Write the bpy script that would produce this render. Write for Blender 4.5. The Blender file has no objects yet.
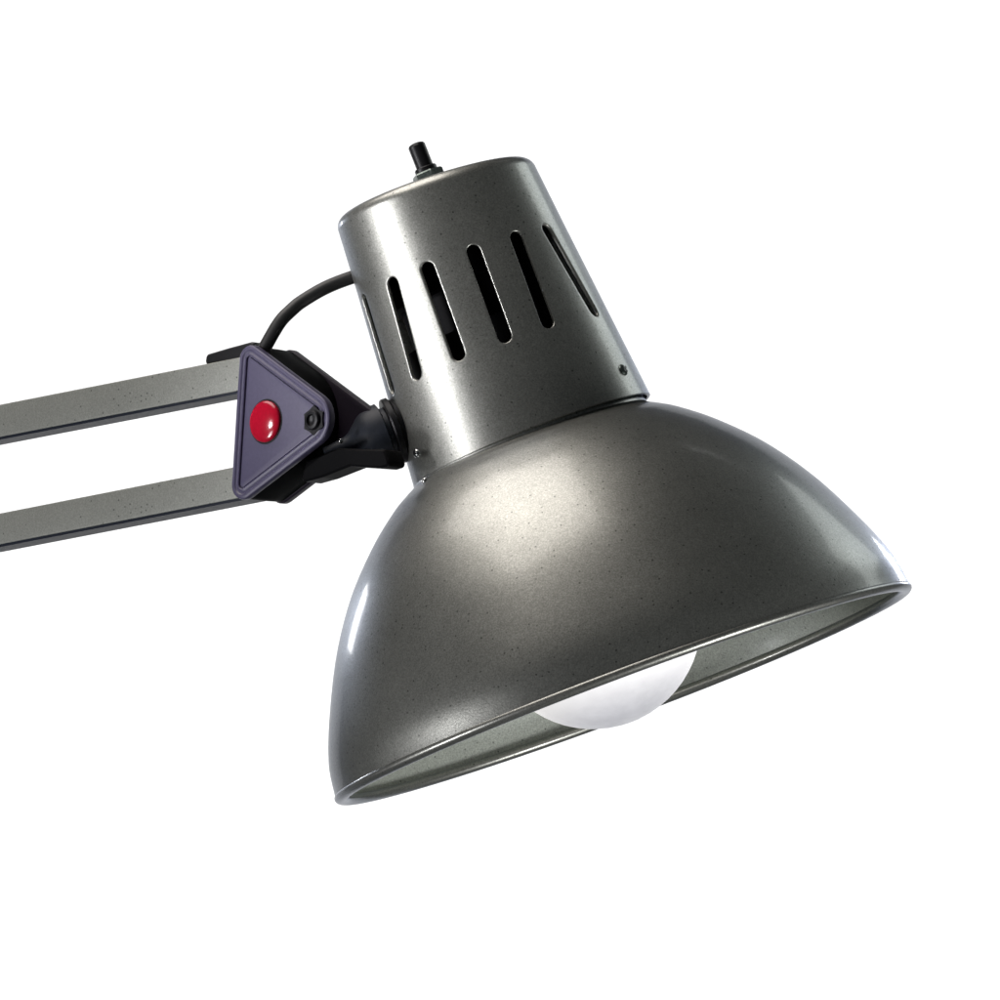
import bpy, bmesh, math, random
from mathutils import Vector, Matrix
R = math.radians
K = 0.0003                      # metres per photo pixel at the depth of the lamp head
DPX = 8000.0                    # camera distance in the same unit
PITCH = R(5.8)
sc = bpy.context.scene

# ------------------------------------------------------------------ camera
RIGHT = Vector((1, 0, 0))
UP = Vector((0, -math.sin(PITCH), math.cos(PITCH)))
FWD = Vector((0, math.cos(PITCH), math.sin(PITCH)))
CAMP = -FWD * DPX               # in px units, world origin = picture centre
cd = bpy.data.cameras.new('camera'); cam = bpy.data.objects.new('camera', cd)
sc.collection.objects.link(cam)
cam.location = CAMP * K
cam.rotation_euler = (R(90) + PITCH, 0, 0)
cd.sensor_width = 36; cd.lens = 36 * DPX / 1000.0
cd.clip_start = 0.05; cd.clip_end = 60
sc.camera = cam

# ------------------------------------------------------------------ world and lights
w = bpy.data.worlds.new('World'); sc.world = w; w.use_nodes = True
w.node_tree.nodes['Background'].inputs[0].default_value = (0.80, 0.92, 1.0, 1)
w.node_tree.nodes['Background'].inputs[1].default_value = 0.045
sc.view_settings.view_transform = 'Standard'; sc.view_settings.look = 'None'
sc.view_settings.exposure = 0; sc.view_settings.gamma = 1
sc.render.engine = 'CYCLES'
sc.cycles.max_bounces = 8
sc.cycles.use_denoising = True

def area(name, loc, target, sx, sy, power, col=(1, 1, 1), spread=180):
    l = bpy.data.lights.new(name, 'AREA'); l.shape = 'RECTANGLE'; l.size = sx; l.size_y = sy
    l.energy = power; l.color = col; l.spread = R(spread)
    o = bpy.data.objects.new(name, l); sc.collection.objects.link(o)
    o.location = loc
    o.rotation_euler = (Vector(target) - Vector(loc)).to_track_quat('-Z', 'Y').to_euler()
    return o
def softbox(name, d, dist, sx, sy, power, col=(1, 1, 1), tgt=(0.02, 0, -0.01)):
    # d: direction from the lamp head in camera axes (right, up, towards camera)
    v = RIGHT * d[0] + UP * d[1] - FWD * d[2]
    t = Vector(tgt)
    return area(name, t + v.normalized() * dist, t, sx, sy, power, col)
softbox('softbox_overhead', (-0.48, 0.88, -0.02), 0.75, 0.64, 0.48, 4.9, (1.0, 0.94, 0.90))
softbox('softbox_side', (-0.86, -0.32, 0.46), 0.85, 0.15, 0.24, 1.7, (0.96, 0.95, 1.0))
softbox('fill_low_left', (-0.87, -0.40, 0.38), 0.80, 0.10, 0.14, 2.0, (0.97, 0.97, 1.0))  # added lamp, stands in for the bowl's bounce on the housing foot
streak = softbox('streak_fill', (-0.90, -0.02, 0.40), 0.60, 0.06, 0.09, 0.028, (0.97, 0.96, 1.0), (-0.018, 0, 0.066))  # added narrow lamp, only brightens the streak down the slotted housing
streak.data.spread = R(16)
softbox('fill_front_low', (0.74, -0.52, 0.46), 0.90, 0.30, 0.30, 6.5, (1, 1, 1))  # added lamp to brighten the shade lining and the bulb
softbox('strip_rear', (-0.55, 0.15, -0.83), 0.80, 0.09, 0.10, 0.75, (1, 1, 1), (-0.044, 0, -0.037))
softbox('strip_rear_right', (0.34, 0.18, -0.92), 0.85, 0.09, 0.11, 0.9, (0.97, 0.98, 1.0), (0.118, 0, -0.02))
softbox('fill_rear_right', (0.60, 0.50, -0.60), 0.85, 0.35, 0.30, 1.1, (0.95, 1.0, 0.97), (0.10, 0, -0.015))  # added panel, stands in for the backdrop's reflection on the bowl's right
# lamps that light only the white paper behind the product
for i, (x, z) in enumerate(((-0.75, 1.15), (0.75, 1.15), (-0.75, -0.55), (0.75, -0.55))):
    area('backdrop_light', (x, 0.75, z), (x * 0.35, 1.75, z * 0.25), 0.9, 0.25, 7.0, (1, 1, 1), 150)

# ------------------------------------------------------------------ helpers
def pix(px, py, depth=0.0):
    """point seen at photo pixel (px,py), 'depth' px behind the reference plane (px units)"""
    k = (DPX + depth) / DPX
    return FWD * depth + RIGHT * ((px - 500) * k) + UP * ((500 - py) * k)
def unproj(px, py, p0, n):
    d = (pix(px, py) - CAMP).normalized()
    return CAMP + d * ((p0 - CAMP).dot(n) / d.dot(n))

ROOT_LOC = pix(300, 420, 10)
def link(o, parent=None):
    sc.collection.objects.link(o)
    if parent: o.parent = parent
    return o
def wloc(o):
    v = Vector(o.location); p = o.parent
    while p: v += Vector(p.location); p = p.parent
    return v
def obj(name, bm, mat, parent=None, smooth=40, recalc=True):
    """bm is in px units, world axes. Origin goes to the box centre."""
    if recalc: bmesh.ops.recalc_face_normals(bm, faces=bm.faces)
    c = Vector((0, 0, 0))
    for v in bm.verts: c += v.co
    c /= len(bm.verts)
    for v in bm.verts: v.co = (v.co - c) * K
    me = bpy.data.meshes.new(name); bm.to_mesh(me); bm.free()
    for p in me.polygons: p.use_smooth = True
    me.set_sharp_from_angle(angle=R(smooth))
    me.materials.append(mat)
    o = link(bpy.data.objects.new(name, me), parent)
    o.location = c * K - (wloc(parent) if parent else Vector())
    return o

def lathe(bm, prof, org, ax, e1, e3, n=192, closed=False):
    """prof: list of (s, r); revolve about axis ax through org"""
    rows = []
    for s, r in prof:
        if r < 1e-6: rows.append([bm.verts.new(org + ax * s)])
        else:
            rows.append([bm.verts.new(org + ax * s + (e1 * math.sin(2*math.pi*i/n) + e3 * math.cos(2*math.pi*i/n)) * r) for i in range(n)])
    seq = list(zip(rows, rows[1:])) + ([(rows[-1], rows[0])] if closed else [])
    for a, b in seq:
        for i in range(n):
            j = (i + 1) % n
            if len(a) == 1: bm.faces.new((a[0], b[i], b[j]))
            elif len(b) == 1: bm.faces.new((a[i], b[0], a[j]))
            else: bm.faces.new((a[i], b[i], b[j], a[j]))
def catmull(pts, m=6):
    out = []
    P = [tuple(2*a-b for a, b in zip(pts[0], pts[1]))] + pts + [tuple(2*a-b for a, b in zip(pts[-1], pts[-2]))]
    for i in range(1, len(P) - 2):
        p0, p1, p2, p3 = P[i-1:i+3]
        for k in range(m):
            t = k / m
            out.append(tuple(0.5*((2*b) + (-a+c)*t + (2*a-5*b+4*c-d)*t*t + (-a+3*b-3*c+d)*t**3) for a, b, c, d in zip(p0, p1, p2, p3)))
    out.append(pts[-1]); return out
def tube(bm, pts, r, n=20):
    rows = []; prev = None
    for i, p in enumerate(pts):
        t = (pts[min(i+1, len(pts)-1)] - pts[max(i-1, 0)]).normalized()
        a = t.cross(Vector((0, 1, 0.01))).normalized() if prev is None else (prev - t * prev.dot(t)).normalized()
        prev = a; b = t.cross(a)
        rr = r(i / (len(pts)-1)) if callable(r) else r
        rows.append([bm.verts.new(p + (a*math.cos(2*math.pi*k/n) + b*math.sin(2*math.pi*k/n))*rr) for k in range(n)])
    for a, b in zip(rows, rows[1:]):
        for k in range(n): bm.faces.new((a[k], b[k], b[(k+1) % n], a[(k+1) % n]))
    bm.faces.new(rows[0]); bm.faces.new(rows[-1])
def frame_of(n):
    n = n.normalized(); a = n.cross(Vector((0, 0, 1)))
    if a.length < 0.01: a = Vector((1, 0, 0))
    a.normalize(); return a, n.cross(a).normalized()

# ------------------------------------------------------------------ materials
def principled(name, **kw):
    m = bpy.data.materials.new(name); m.use_nodes = True
    b = m.node_tree.nodes['Principled BSDF']
    for k, v in kw.items():
        b.inputs[k.replace('_', ' ')].default_value = v
    return m, m.node_tree, b
def noise(nt, scale, detail=2.0, rough=0.5):
    tc = nt.nodes.get('TC') or nt.nodes.new('ShaderNodeTexCoord'); tc.name = 'TC'
    n = nt.nodes.new('ShaderNodeTexNoise'); n.inputs['Scale'].default_value = scale
    n.inputs['Detail'].default_value = detail; n.inputs['Roughness'].default_value = rough
    nt.links.new(tc.outputs['Object'], n.inputs['Vector']); return n
def ramp(nt, src, stops):
    r = nt.nodes.new('ShaderNodeValToRGB'); nt.links.new(src, r.inputs[0])
    e = r.color_ramp.elements
    e[0].position, e[0].color = stops[0][0], stops[0][1]
    e[1].position, e[1].color = stops[-1][0], stops[-1][1]
    for p, c in stops[1:-1]:
        x = e.new(p); x.color = c
    return r
def g(v, t=(1, 1, 1)): return (v*t[0], v*t[1], v*t[2], 1)
def mul(nt, a, b):
    m = nt.nodes.new('ShaderNodeMix'); m.data_type = 'RGBA'; m.blend_type = 'MULTIPLY'; m.inputs[0].default_value = 1
    nt.links.new(a, m.inputs[6]); nt.links.new(b, m.inputs[7]); return m.outputs[2]

def metal_paint(name, base, tint, rough, coat, metallic=0.85, grain=1.0):
    m, nt, b = principled(name, Metallic=metallic, Roughness=rough, Coat_Weight=coat, Coat_Roughness=0.12)
    b.inputs['Specular Tint'].default_value = (0.30, 0.34, 0.46, 1)
    n1 = noise(nt, 2000, 3, 0.7)                       # metal flake
    r1 = ramp(nt, n1.outputs['Fac'], [(0.30, g(base*(1-0.30*grain), tint)), (0.5, g(base, tint)), (0.72, g(base*(1+0.40*grain), tint))])
    vo = nt.nodes.new('ShaderNodeTexVoronoi'); vo.inputs['Scale'].default_value = 560
    nt.links.new(nt.nodes['TC'].outputs['Object'], vo.inputs['Vector'])
    r2 = ramp(nt, vo.outputs['Distance'], [(0.10, g(0.40)), (0.22, g(1))])   # sparse dark specks in the paint
    # keep only part of the cells
    sel = nt.nodes.new('ShaderNodeMath'); sel.operation = 'GREATER_THAN'; sel.inputs[1].default_value = 0.70
    sp = nt.nodes.new('ShaderNodeSeparateColor'); nt.links.new(vo.outputs['Color'], sp.inputs[0]); nt.links.new(sp.outputs[0], sel.inputs[0])
    mx = nt.nodes.new('ShaderNodeMix'); mx.data_type = 'RGBA'
    nt.links.new(sel.outputs[0], mx.inputs[0]); mx.inputs[6].default_value = (1, 1, 1, 1); nt.links.new(r2.outputs[0], mx.inputs[7])
    n4 = noise(nt, 420, 4, 0.6); r4 = ramp(nt, n4.outputs['Fac'], [(0.35, g(1-0.045*grain)), (0.65, g(1+0.035*grain))])   # uneven spray
    nt.links.new(mul(nt, mul(nt, r1.outputs[0], mx.outputs[2]), r4.outputs[0]), b.inputs['Base Color'])
    n5 = noise(nt, 45, 5, 0.65); mr = nt.nodes.new('ShaderNodeMapRange'); mr.inputs['From Min'].default_value = 0.3; mr.inputs['From Max'].default_value = 0.7
    mr.inputs['To Min'].default_value = rough - 0.03; mr.inputs['To Max'].default_value = rough + 0.03
    nt.links.new(n5.outputs['Fac'], mr.inputs['Value']); nt.links.new(mr.outputs[0], b.inputs['Roughness'])
    n3 = noise(nt, 1500, 2, 0.6); bp = nt.nodes.new('ShaderNodeBump'); bp.inputs['Strength'].default_value = 0.10*grain
    bp.inputs['Distance'].default_value = 0.0003
    nt.links.new(n3.outputs['Fac'], bp.inputs['Height']); nt.links.new(bp.outputs[0], b.inputs['Normal'])
    return m
M_shade = metal_paint('pewter_paint', 0.285, (0.995, 1.0, 0.91), 0.385, 0.26, grain=0.95)
M_inner = metal_paint('bar_paint', 0.30, (0.98, 1.0, 0.90), 0.5, 0.1, 0.5, 0.6)

M_liner = metal_paint('shade_lining_paint', 0.36, (0.95, 1.0, 0.89), 0.5, 0.1, 0.3)

def plastic(name, col, rough, bump=0.04, spec=0.5):
    m, nt, b = principled(name, Roughness=rough); b.inputs['Specular IOR Level'].default_value = spec
    n = noise(nt, 900, 3, 0.6)
    r = ramp(nt, n.outputs['Fac'], [(0.3, g(0.9, col)), (0.7, g(1.1, col))]); nt.links.new(r.outputs[0], b.inputs['Base Color'])
    bp = nt.nodes.new('ShaderNodeBump'); bp.inputs['Strength'].default_value = bump; bp.inputs['Distance'].default_value = 0.0003
    n2 = noise(nt, 2500, 2); nt.links.new(n2.outputs['Fac'], bp.inputs['Height']); nt.links.new(bp.outputs[0], b.inputs['Normal'])
    return m
M_purple = plastic('purple_grey_plastic', (0.056, 0.049, 0.094), 0.44)
M_purple_shaded = plastic('purple_plastic_shaded', (0.016, 0.011, 0.020), 0.45, 0.04, 0.3)  # same purple plastic, shade of the far plate put into its colour
M_black = plastic('black_plastic', (0.006, 0.006, 0.007), 0.42, 0.04, 0.25)
M_matte = plastic('matt_black_plastic', (0.0025, 0.0025, 0.003), 0.6, 0.04, 0.06)
M_navy = plastic('underside_shade_navy', (0.010, 0.013, 0.022), 0.5, 0.03, 0.3)  # shade under the hollow bars, put into a dark colour
M_slate = plastic('slate_plastic', (0.020, 0.024, 0.033), 0.5, 0.04, 0.3)
M_rubber = plastic('black_rubber', (0.010, 0.010, 0.010), 0.50, 0.02)
M_red = plastic('glossy_red_plastic', (0.36, 0.004, 0.020), 0.16, 0.0)
M_dark = plastic('dark_sleeve', (0.010, 0.012, 0.016), 0.35)
M_nut, _nt, _b = principled('dull_steel', Metallic=0.9, Roughness=0.34); 
_n = noise(_nt, 1200); _r = ramp(_nt, _n.outputs['Fac'], [(0.3, (0.09, 0.11, 0.10, 1)), (0.7, (0.20, 0.23, 0.21, 1))]); _nt.links.new(_r.outputs[0], _b.inputs['Base Color'])
M_screw, _nt, _b = principled('screw_steel', Metallic=1.0, Roughness=0.22)
_n = noise(_nt, 1500); _r = ramp(_nt, _n.outputs['Fac'], [(0.3, (0.35, 0.36, 0.35, 1)), (0.7, (0.6, 0.6, 0.58, 1))]); _nt.links.new(_r.outputs[0], _b.inputs['Base Color'])
# frosted bulb, switched on at low power
M_bulb, _nt, _b = principled('frosted_glass', Roughness=0.42)
_n = noise(_nt, 260, 3); _r = ramp(_nt, _n.outputs['Fac'], [(0.3, (0.60, 0.60, 0.64, 1)), (0.7, (0.68, 0.68, 0.72, 1))]); _nt.links.new(_r.outputs[0], _b.inputs['Base Color'])
_b.inputs['Emission Color'].default_value = (1.0, 0.97, 0.93, 1)
M_white, _nt, _b = principled('white_paper', Roughness=0.9)
_n = noise(_nt, 3, 2); _r = ramp(_nt, _n.outputs['Fac'], [(0.3, (0.90, 0.90, 0.90, 1)), (0.7, (0.92, 0.92, 0.92, 1))]); _nt.links.new(_r.outputs[0], _b.inputs['Base Color'])

# ------------------------------------------------------------------ setting: the white studio paper
bm = bmesh.new()
prof = [(1.8, -1.0), (1.8, 0), (1.8, 1.15)]
rows = [[bm.verts.new(Vector((x, y, z)) / K) for x in (-1.15, -0.6, 0, 0.6, 1.15)] for y, z in prof]
for a, b in zip(rows, rows[1:]):
    for k in range(4): bm.faces.new((a[k], a[k+1], b[k+1], b[k]))
bd = obj('backdrop', bm, M_white, None, recalc=False)
bd['kind'] = 'structure'

# ------------------------------------------------------------------ the lamp
lamp = link(bpy.data.objects.new('desk_lamp', None)); lamp.location = ROOT_LOC * K
lamp.empty_display_size = 0.02
lamp['label'] = 'swing-arm desk lamp with dark pewter bowl shade and slotted top, hung from two parallel bars'
lamp['category'] = 'desk lamp'

# head frame: U = up the axis, E1 = across the picture, E3 = towards the viewer
TH = math.atan2(0.358, 0.934 / math.cos(PITCH))
U = Vector((-math.sin(TH), 0, math.cos(TH))); E1 = Vector((math.cos(TH), 0, math.sin(TH))); E3 = Vector((0, -1, 0))
CH = pix(624, 693, 0) + U*274 + E1*4.5                      # foot of the slotted housing
TC_ = TH + R(0.45)                                        # the housing sits a touch crooked on the bowl
UC = Vector((-math.sin(TC_), 0, math.cos(TC_))); EC = Vector((math.cos(TC_), 0, math.sin(TC_)))
TH -= R(0.5)
U = Vector((-math.sin(TH), 0, math.cos(TH))); E1 = Vector((math.cos(TH), 0, math.sin(TH)))
C3 = pix(624, 695.5, 0)
CC = CH - UC*274
SHEAR = [(260, 0, 0), (290, 0.3, 0), (361, 1.8, 0), (466, 2.7, -0.5), (526, 6.0, 5.5)]   # the stamped top is not quite square to its axis
def H(s, r, deg):
    a = R(deg)
    v = r*math.sin(a); k, c = 0.0, 0.0
    for (sa, ka, ca), (sb, kb, cb) in zip(SHEAR, SHEAR[1:]):
        if sa <= s <= sb: t = (s-sa)/(sb-sa); k = ka + (kb-ka)*t; c = ca + (cb-ca)*t
    if s > SHEAR[-1][0]: k, c = SHEAR[-1][1:]
    s = s - k*v/108 + c
    return CC + UC*s + (EC*math.sin(a) + E3*math.cos(a))*r
def HN(deg, slope=0.0):
    a = R(deg); return (EC*math.sin(a) + E3*math.cos(a) + UC*slope).normalized()

# bowl shade: outer skin, fold, inner skin
key = [(2, 306.5), (37, 301.0), (80, 284.5), (137, 256), (186, 222.5), (225, 185.5), (250, 155), (261, 137.5), (267, 126.5), (272, 124.2), (292, 122.5)]
outer = catmull(key, 8)
inner = [(s - 1.2 if s > 60 else s, r - 3.0) for s, r in outer]
bm = bmesh.new(); lathe(bm, outer + inner[::-1], C3, U, E1, E3, 256, closed=True)
NO = len(outer) - 1
for i, f in enumerate(bm.faces):
    if i >= NO * 256: f.material_index = 1
shade = obj('lamp_shade', bm, M_shade, lamp, 50)
shade.data.materials.append(M_liner)
bm = bmesh.new()
lathe(bm, [(1.9 + 5.4*math.sin(2*math.pi*i/20), 300.4 + 7.3*math.cos(2*math.pi*i/20)) for i in range(20)], C3, U, E1, E3, 256, closed=True)
obj('rim', bm, M_shade, shade, 60)

# slotted housing on top
def rc(s): return 127.0 - (s - 274) * 0.0900
front = [-73.3, -45, -20.5, 4.5, 28.5, 56.5]
skew = [(-0.7, 0.7), (1.6, -1.6), (0, 0), (0.8, -0.8), (1.8, -1.8), (-3, 3)] + [(0, 0)]*7   # the punched slots are not quite parallel
centres = front + [97, 129, 155, 180, 206, 232, 261]
bounds = []
for i, c in enumerate(centres):
    nx = centres[(i+1) % len(centres)] + (360 if i == len(centres)-1 else 0)
    bounds.append((c + nx) / 2)
S0, S1, HW = 345.0, 479.0, 7.5
SL0, SL1 = 358.0 + HW, 464.0 - HW
NT, NV = 8, 20                                     # samples on rectangle sides
TCK = 3.2
bm = bmesh.new()
def put(s, deg, depth): return bm.verts.new(H(s, rc(s) - depth, deg))
edge_top, edge_bot = [], []
for i, c in enumerate(centres):
    a0 = bounds[i-1] - (360 if i == 0 else 0); a1 = bounds[i]
    rect = []
    for k in range(NT): rect.append((S1, a0 + (a1-a0)*k/NT))
    for k in range(NV): rect.append((S1 + (S0-S1)*k/NV, a1))
    for k in range(NT): rect.append((S0, a1 + (a0-a1)*k/NT))
    for k in range(NV): rect.append((S0 + (S1-S0)*k/NV, a0))
    def stad(d):
        """stadium outline with half width HW-d, matched one to one to the rectangle samples"""
        hw = HW - d; pts = []
        def arc(sc_, t0, t1, n):
            for k in range(n):
                t = t0 + (t1-t0)*k/n; s = sc_ + hw*math.sin(t); pts.append((s, c + math.degrees(hw*math.cos(t)/rc(s))))
        arc(SL1, R(180), R(0), NT)
        for k in range(NV):
            s = SL1 + (SL0-SL1)*k/NV; pts.append((s, c + math.degrees(hw/rc(s))))
        arc(SL0, R(0), R(-180), NT)
        for k in range(NV):
            s = SL0 + (SL1-SL0)*k/NV; pts.append((s, c - math.degrees(hw/rc(s))))
        return pts
    st0_ = stad
    def stad(d, f=st0_, sk=skew[i]):
        return [(s, a + sk[1] + (sk[0]-sk[1]) * (s-SL0)/(SL1-SL0)) for s, a in f(d)]
    st = stad(-0.0)
    rings = []
    for t in (0, 0.25, 0.5, 0.75, 0.92):
        rings.append([put(rs + (ss-rs)*t, ra + (sa-ra)*t, 0) for (rs, ra), (ss, sa) in zip(rect, stad(-1.2))])
    for d, dep in ((-1.2, 0.0), (-0.6, 0.15), (0, 0.6), (0.25, 1.3), (0.25, TCK)):
        rings.append([put(s, a, dep) for s, a in stad(d)])
    for t in (0.5, 0):
        rings.append([put(rs + (ss-rs)*t, ra + (sa-ra)*t, TCK) for (rs, ra), (ss, sa) in zip(rect, st)])
    n = len(rect)
    for A, B in zip(rings, rings[1:]):
        for k in range(n): bm.faces.new((A[k], A[(k+1) % n], B[(k+1) % n], B[k]))
angs = []
for i, c in enumerate(centres):
    a0 = bounds[i-1] - (360 if i == 0 else 0); a1 = bounds[i]
    angs += [a0 + (a1-a0)*k/NT for k in range(NT)]
def band(prof):
    rows = [[bm.verts.new(H(s, r, a)) for a in angs] if r > 0 else [bm.verts.new(H(s, 0, 0))] for s, r in prof]
    n = len(angs)
    for A, B in zip(rows, rows[1:]):
        for k in range(n):
            j = (k+1) % n
            if len(B) == 1: bm.faces.new((A[k], A[j], B[0]))
            else: bm.faces.new((A[k], A[j], B[j], B[k]))
up_out = [(s, rc(s)) for s in (479, 490, 500, 510, 518)]
CR = 13.0; rt = rc(526)
for i in range(0, 11):
    a = R(86 * i / 10); up_out.append((526 + CR*math.sin(a), rt - CR + CR*math.cos(a)))
up_out += [(540.2, 70), (541.2, 40), (541.6, 15), (541.6, 0)]
band(up_out)
band([(479, rc(479)-TCK), (520, rc(520)-TCK), (533, 88), (534, 40), (534, 0)])
lo = [(S0, rc(S0)), (330, rc(330)), (310, rc(310)), (292, rc(292)), (281, rc(281)), (279.5, rc(279)), (275, rc(275)), (269.8, rc(270)), (268.8, rc(270)-1.2), (269.4, rc(270)-TCK)]
lo += [(292, rc(292)-TCK), (S0, rc(S0)-TCK)]
band(lo)
bmesh.ops.remove_doubles(bm, verts=bm.verts, dist=0.02)
housing = obj('vented_housing', bm, M_shade, lamp, 50)

# dark socket sleeve seen through the slots
bm = bmesh.new(); lathe(bm, [(255, 0), (255, 92), (392, 92), (393, 72), (436, 72), (437, 90), (500, 86), (502, 0)], CC, UC, EC, E3, 96)
sleeve = obj('socket', bm, M_matte, lamp, 30)
bm = bmesh.new(); lathe(bm, [(394, 72.2), (394, 76), (435, 76), (435, 72.2)], CC, UC, EC, E3, 96, closed=True)
obj('socket_ring', bm, M_matte, sleeve, 30)

# push switch on the top
CC0 = CC; CC = CC + UC*4 + EC*0.5
bm = bmesh.new(); lathe(bm, [(539, 0), (539, 17), (547, 17), (548, 16), (548, 0)], CC, UC, EC, E3, 48)
sw = obj('switch', bm, M_nut, housing, 30)
bm = bmesh.new()
hexr = 16.5
rows = []
for s, rr in ((548.2, hexr-1), (549.2, hexr), (556.5, hexr), (558, hexr-1.8), (558, 9)):
    rows.append([bm.verts.new(CC + UC*s + (EC*math.sin(R(60*k+14)) + E3*math.cos(R(60*k+14)))*rr) for k in range(6)])
for a, b in zip(rows, rows[1:]):
    for k in range(6): bm.faces.new((a[k], a[(k+1) % 6], b[(k+1) % 6], b[k]))
bm.faces.new(rows[0]); bm.faces.new(rows[-1])
obj('nut', bm, M_nut, sw, 20)
bm = bmesh.new(); lathe(bm, [(557, 0), (557, 11.5), (562, 11.5), (563, 10.5), (563, 8.8), (586, 8.8), (588, 7.6), (589, 5), (589.3, 0)], CC, UC, EC, E3, 48)
obj('push_button', bm, M_black, sw, 30)

CC = CC0
# screws
def dome(name, p, n, r, h, mat, parent, slot=False, segs=28):
    a, b = frame_of(n)
    bm = bmesh.new()
    prof = [(-2.0, 0), (-2.0, r)] + [(h*math.sin(R(t)), r*math.cos(R(t))) for t in range(0, 90, 12)] + [(h, 0)]
    lathe(bm, prof, p, n, a, b, segs)
    o = obj(name, bm, mat, parent, 40)
    if slot:
        bm = bmesh.new()
        for q in ((a+b).normalized(), (a-b).normalized()):
            c2 = n.cross(q)
            vs = [bm.verts.new(p + q*x*r*0.62 + c2*y*r*0.16 + n*z) for x in (-1, 1) for y in (-1, 1) for z in (h*0.55, h + 0.12)]
            for f in ((0, 1, 3, 2), (4, 6, 7, 5), (0, 4, 5, 1), (2, 3, 7, 6), (0, 2, 6, 4), (1, 5, 7, 3)): bm.faces.new([vs[i] for i in f])
        obj('cross_slot', bm, M_black, o, 30)
    return o
dome('screw', H(297, rc(297), 59.5), HN(59.5, 0.085), 6.2, 3.0, M_nut, housing, True)
dome('screw', H(294, rc(294), -65.5), HN(-65.5, 0.085), 5.0, 3.0, M_screw, housing, False)
dome('rivet', C3 + U*266 + (E1*math.sin(R(-60)) + E3*math.cos(R(-60)))*132, (E1*math.sin(R(-60)) + E3*math.cos(R(-60)) + U*0.9).normalized(), 3.4, 1.8, M_screw, shade)

# bulb
bm = bmesh.new()
bp = [(75 - 108*math.cos(R(t)), 108*math.sin(R(t))) for t in range(0, 109, 6)]
bp[0] = (-33, 0)
bp += catmull([(bp[-1][0]+14, 97), (150, 76), (180, 52), (205, 34), (250, 30), (262, 30)], 5)
lathe(bm, bp, C3 + U*5.5 - E1*3, U, E1, E3, 128)
bulb = obj('light_bulb', bm, M_bulb, lamp, 60)
# the frosted glass glows more towards the filament, less at the crown: strength along the bulb's own axis
nt = M_bulb.node_tree; bc = bulb.location + lamp.location
dt = nt.nodes.new('ShaderNodeVectorMath'); dt.operation = 'DOT_PRODUCT'; dt.inputs[1].default_value = U
nt.links.new(nt.nodes['TC'].outputs['Object'], dt.inputs[0])
mr = nt.nodes.new('ShaderNodeMapRange'); mr.interpolation_type = 'SMOOTHSTEP'
off = (C3*K - bc).dot(U)
mr.inputs['From Min'].default_value = -0.030*0.3 + off; mr.inputs['From Max'].default_value = 0.055*0.3 + off
mr.inputs['To Min'].default_value = 0.02; mr.inputs['To Max'].default_value = 1.1
nt.links.new(dt.outputs['Value'], mr.inputs['Value']); nt.links.new(mr.outputs[0], nt.nodes['Principled BSDF'].inputs['Emission Strength'])
bm = bmesh.new(); lathe(bm, [(230, 31), (230, 44), (256, 46), (256, 0)], C3, U, E1, E3, 64)
obj('socket_collar', bm, M_dark, bulb, 30)

# ------------------------------------------------------------------ joint between bars and head
A = R(43)
PN = Vector((-math.sin(A), -math.cos(A), 0))            # face normal of the triangular plates
PT = Vector((math.cos(A), -math.sin(A), 0)); PZ = Vector((0, 0, 1))
WD = 66.0
MID = pix(330, 425, 0)
P_front = MID + PN * (WD / 2)
def to2(p, p0): d = p - p0; return (d.dot(PT), d.dot(PZ))
tri = [to2(unproj(x, y, P_front, PN), P_front) for x, y in ((240, 335.5), (350, 418), (229, 511))]
rad = [15, 27, 16]
def rounded(verts, radii, inset, nseg=10):
    """verts clockwise on screen; returns the filleted outline inset by 'inset'"""
    n = len(verts); V = [Vector(v) for v in verts]; cen = sum(V, Vector((0, 0))) / n
    lines = []
    for i in range(n):
        a, b = V[i], V[(i+1) % n]; d = (b-a).normalized(); nn = Vector((-d.y, d.x))
        if (cen - a).dot(nn) < 0: nn = -nn
        lines.append((a + nn*inset, d))
    out = []
    W = []
    for i in range(n):
        (p, d), (q, e) = lines[i-1], lines[i]
        cr = d.x*e.y - d.y*e.x; t = ((q-p).x*e.y - (q-p).y*e.x) / cr; W.append(p + d*t)
    for i in range(n):
        p = W[i]; u = (W[i-1]-p).normalized(); v = (W[(i+1) % n]-p).normalized()
        r = max(radii[i] - inset, 1.5); h = math.acos(max(-1, min(1, u.dot(v)))) / 2
        bis = (u+v).normalized(); c = p + bis * (r/math.sin(h)); s0 = p + u*(r/math.tan(h)) - c; s1 = p + v*(r/math.tan(h)) - c
        a0 = math.atan2(s0.y, s0.x); a1 = math.atan2(s1.y, s1.x)
        da = (a1-a0 + math.pi) % (2*math.pi) - math.pi
        for k in range(nseg+1):
            a = a0 + da*k/nseg; out.append((c.x + r*math.cos(a), c.y + r*math.sin(a)))
    # subdivide the straights a little for even shading
    return out
def plate(name, verts, radii, p0, steps, mat, parent, smooth=35):
    """steps: (inset, height along PN from p0)"""
    bm = bmesh.new(); rows = []
    for ins, h in steps:
        rows.append([bm.verts.new(p0 + PT*x + PZ*y + PN*h) for x, y in rounded(verts, radii, ins)])
    n = len(rows[0])
    for a, b in zip(rows, rows[1:]):
        for k in range(n): bm.faces.new((a[k], a[(k+1) % n], b[(k+1) % n], b[k]))
    bm.faces.new(rows[0]); bm.faces.new(rows[-1])
    return obj(name, bm, mat, parent, smooth)
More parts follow.
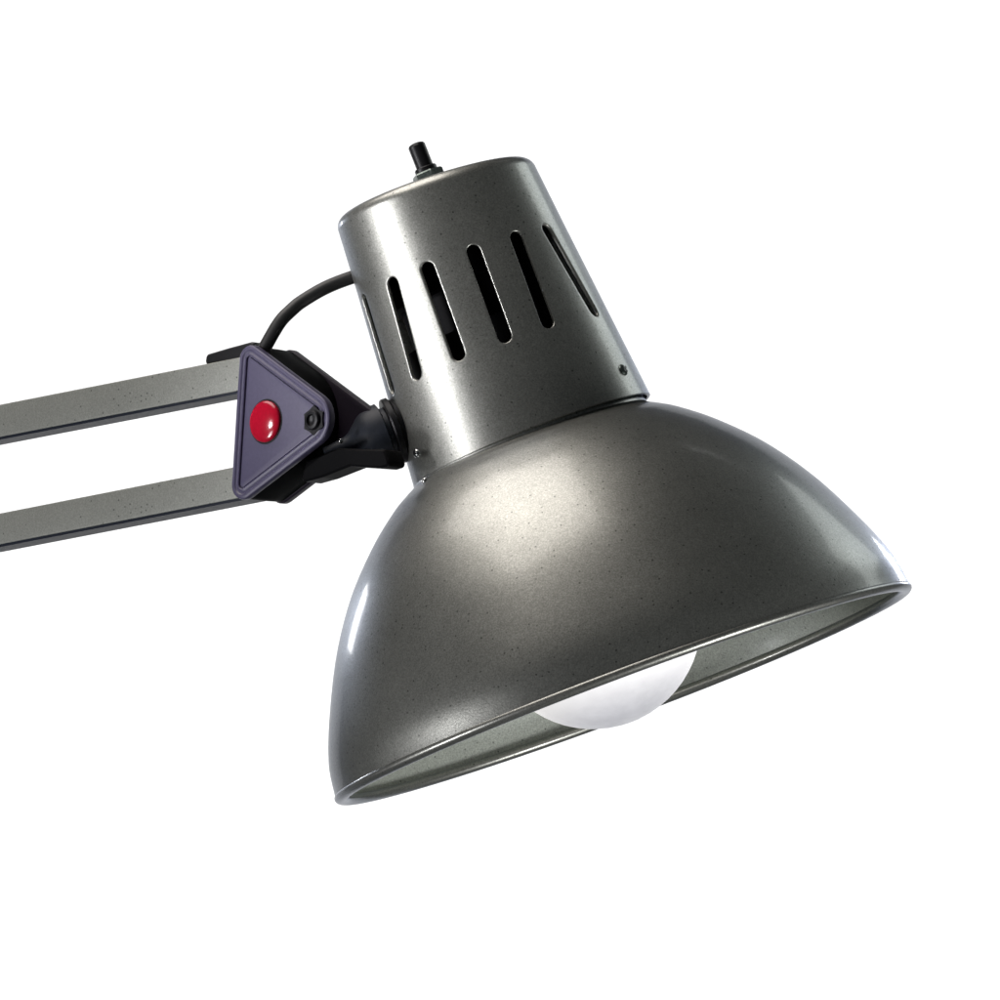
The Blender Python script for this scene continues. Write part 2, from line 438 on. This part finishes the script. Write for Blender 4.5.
# dark body first (thing's part), the two cheek plates are its children
body = plate('joint_body', tri, [15, 62, 16], P_front, [(2, -56), (1.5, -55), (1, -40), (1, -12), (2, -9.5)], M_matte, lamp)
plate('cheek_plate', tri, rad, P_front,
      [(3, -10), (0.6, -9.2), (0, -8), (0, -2.6), (0.5, -1.2), (1.6, -0.3), (3.0, 0), (4.6, -0.1), (6.0, -1.2), (7.4, -1.3),
       (8.6, -0.3), (10.0, 0.1), (10.8, -0.4), (11.2, -2.4), (12.2, -2.4), (12.8, -1.1), (15, -0.8)], M_purple, body, 30)
plate('cheek_plate', tri, [15, 12, 16], P_front,
      [(15, -WD), (3, -WD), (1, -WD+1), (0, -WD+3), (0, -WD+9), (1.2, -WD+11), (3, -WD+11.5)], M_purple_shaded, body, 30)  # far plate, darker in colour for the shade it lies in
# red cap and hex screw on the plate
def on_plate(px, py, h=0): return unproj(px, py, P_front, PN) + PN*h
pr = on_plate(265.5, 421.5, -0.7)
def disc(name, p, prof, mat, parent, segs=64, ax=PN, smooth=40):
    a, b = (PT, PZ) if ax is PN else frame_of(ax)
    bm = bmesh.new(); lathe(bm, prof, p, ax, a, b, segs); return obj(name, bm, mat, parent, smooth)
disc('cap_ring', pr, [(-2, 0), (-2, 22.8), (0.25, 22.8), (0.25, 0)], M_black, body)
disc('red_button', pr, [(0, 0), (0, 21), (1.5, 21)] + [(1.5 + 5.5*math.sin(R(t)), 21*math.cos(R(t))) for t in range(8, 90, 8)] + [(7.0, 0)], M_red, body)
ph = on_plate(314, 420.5, -0.6)
def star_prism(name, p, r0, r1, h0, h1, mat, parent, rot=30, npt=6, top=None):
    bm = bmesh.new(); rows = []
    for h, k_ in ((h0, 1.0), (h1, 1.0)) + ((top,) if top else ()):
        row = []
        for k in range(npt*2):
            rr = (r0 if k % 2 == 0 else r1) * k_; a = R(rot + 180*k/npt)
            row.append(bm.verts.new(p + (PT*math.cos(a) + PZ*math.sin(a))*rr + PN*h))
        rows.append(row)
    n = npt*2
    for a, b in zip(rows, rows[1:]):
        for k in range(n): bm.faces.new((a[k], a[(k+1) % n], b[(k+1) % n], b[k]))
    bm.faces.new(rows[0]); bm.faces.new(rows[-1]); return obj(name, bm, mat, parent, 20)
hs = star_prism('hex_screw', ph, 15.0, 12.2, -1.5, 1.6, M_black, body, 90)
o = disc('screw_head', ph, [(0, 0), (0, 9.8), (4.0, 9.8), (5.2, 8.8), (5.6, 6.0), (3.0, 5.0), (2.2, 3.5), (2.2, 0)], M_black, hs, 24)
dome('set_screw', unproj(341, 441, MID + PN*4, PN), (PT*0.7 + PN*0.5 - PZ*0.3).normalized(), 2.4, 1.5, M_screw, body)

# swivel between joint and housing
AX = (E1 * -1.0 + E3 * 0.10).normalized()               # from the housing outwards (left and down)
FL = CC + UC*328 - EC*123 + E3*14                                    # where it meets the housing
a1_, b1_ = frame_of(AX)
bm = bmesh.new(); lathe(bm, [(-16, 0), (-16, 29), (-2, 31), (0, 34), (5, 34), (6.5, 33), (6.5, 0)], FL, AX, a1_, b1_, 64)
sv = obj('swivel', bm, M_black, lamp, 30)
bm = bmesh.new(); lathe(bm, [(7, 0), (7, 26), (12, 26), (12, 30)] + catmull([(13, 32), (22, 31), (32, 27), (41, 19), (50, 12), (66, 9), (76, 8)], 5) + [(76, 0)], FL, AX, a1_, b1_, 48)
obj('swivel_knuckle', bm, M_slate, sv, 40)
bm = bmesh.new()
q0 = FL + AX*6 - b1_*0
def wedge(outline, p0, depth0, depth1, mat, name, parent):
    bm = bmesh.new(); rows = []
    for h, ins in ((depth0, 2.0), (depth0-2, 0), (depth1+2, 0), (depth1, 2.0)):
        rows.append([bm.verts.new(p0 + PT*x + PZ*y + PN*h) for x, y in rounded(outline, [4]*len(outline), ins, 4)])
    n = len(rows[0])
    for a, b in zip(rows, rows[1:]):
        for k in range(n): bm.faces.new((a[k], a[(k+1) % n], b[(k+1) % n], b[k]))
    bm.faces.new(rows[0]); bm.faces.new(rows[-1]); return obj(name, bm, mat, parent, 30)
fork = [to2(unproj(x, y, MID, PN), MID) for x, y in ((314, 462), (345, 449), (372, 450), (392, 450), (398, 466), (388, 469), (358, 467), (330, 478), (308, 484))]
wedge(fork, MID, 12, -14, M_matte, 'swivel_fork', sv)

# ------------------------------------------------------------------ the two parallel bars
BH = 28.0
pf = MID + PN * (BH/2)
def bar(t0, t1, b0, b1):
    T0, T1, B0, B1 = [unproj(x, y, pf, PN) for x, y in (t0, t1, b0, b1)]
    d = ((T0 - T1).normalized() + (B0 - B1).normalized()).normalized()
    hh = ((T0-B0) - d*(T0-B0).dot(d)).length * 0.5 + ((T1-B1) - d*(T1-B1).dot(d)).length * 0.5
    upv = PN.cross(d).normalized(); upv = upv if upv.z > 0 else -upv
    m = (T1 + B1) / 2
    bm = bmesh.new(); rows = []
    sect = []
    for cx, cy, a0 in ((1, 1, 0), (-1, 1, 90), (-1, -1, 180), (1, -1, 270)):
        for k in range(5):
            a = R(a0 + 22.5*k); sect.append((cx*(BH/2-1.8) + 1.8*math.cos(a), cy*(hh/2-1.8) + 1.8*math.sin(a)))
    for L in (-34, 300, 640, 980):
        c = m + d*L - PN*(BH/2)
        rows.append([bm.verts.new(c + PN*x + upv*y) for x, y in sect])
    n = len(sect)
    for a, b in zip(rows, rows[1:]):
        for k in range(n): bm.faces.new((a[k], a[(k+1) % n], b[(k+1) % n], b[k]))
    bm.faces.new(rows[0]); bm.faces.new(rows[-1])
    o = obj('arm_bar', bm, M_inner, lamp, 60)
    bm = bmesh.new(); rows = []
    for L in (-33, 979):
        c = m + d*L - PN*(BH/2)
        rows.append([bm.verts.new(c + PN*x + upv*y) for x, y in ((BH/2-1, -hh/2+1), (BH/2-1, -hh/2-2.6), (-BH/2+1, -hh/2-2.6), (-BH/2+1, -hh/2+1))])
    for k in range(4): bm.faces.new((rows[0][k], rows[0][(k+1) % 4], rows[1][(k+1) % 4], rows[1][k]))
    bm.faces.new(rows[0]); bm.faces.new(rows[1])
    obj('underside_shade_strip', bm, M_navy, o, 30)  # added dark strip for the shaded inside of the open bar
    return o, m, d, upv, hh
o1, m1, d1, u1, hh1 = bar((0, 404.5), (234, 358), (0, 436.8), (234, 392.0))
o2, m2, d2, u2, hh2 = bar((0, 512.5), (234, 467.5), (0, 545), (234, 498.5))

# cable clip on the upper bar
cl = [to2(unproj(x, y, MID, PN), MID) for x, y in ((214, 355.5), (236, 349), (262, 342), (262, 358), (212, 366))]
wedge(cl, MID, 12, -12, M_black, 'cable_clip', lamp)

# power cord from joint to the back of the housing
pts = [(256, 372, 46), (261, 356, 46), (268, 342, 46), (280, 322, 48), (291, 310.5, 51), (302, 301.5, 55), (325, 288, 60), (350, 278, 64), (372, 272, 66), (400, 268, 62)]
cp = [pix(x, y, z) for x, y, z in pts]
bm = bmesh.new(); tube(bm, [Vector(p) for p in catmull([tuple(p) for p in cp], 8)], 6.9, 20)
obj('power_cord', bm, M_rubber, lamp, 60)
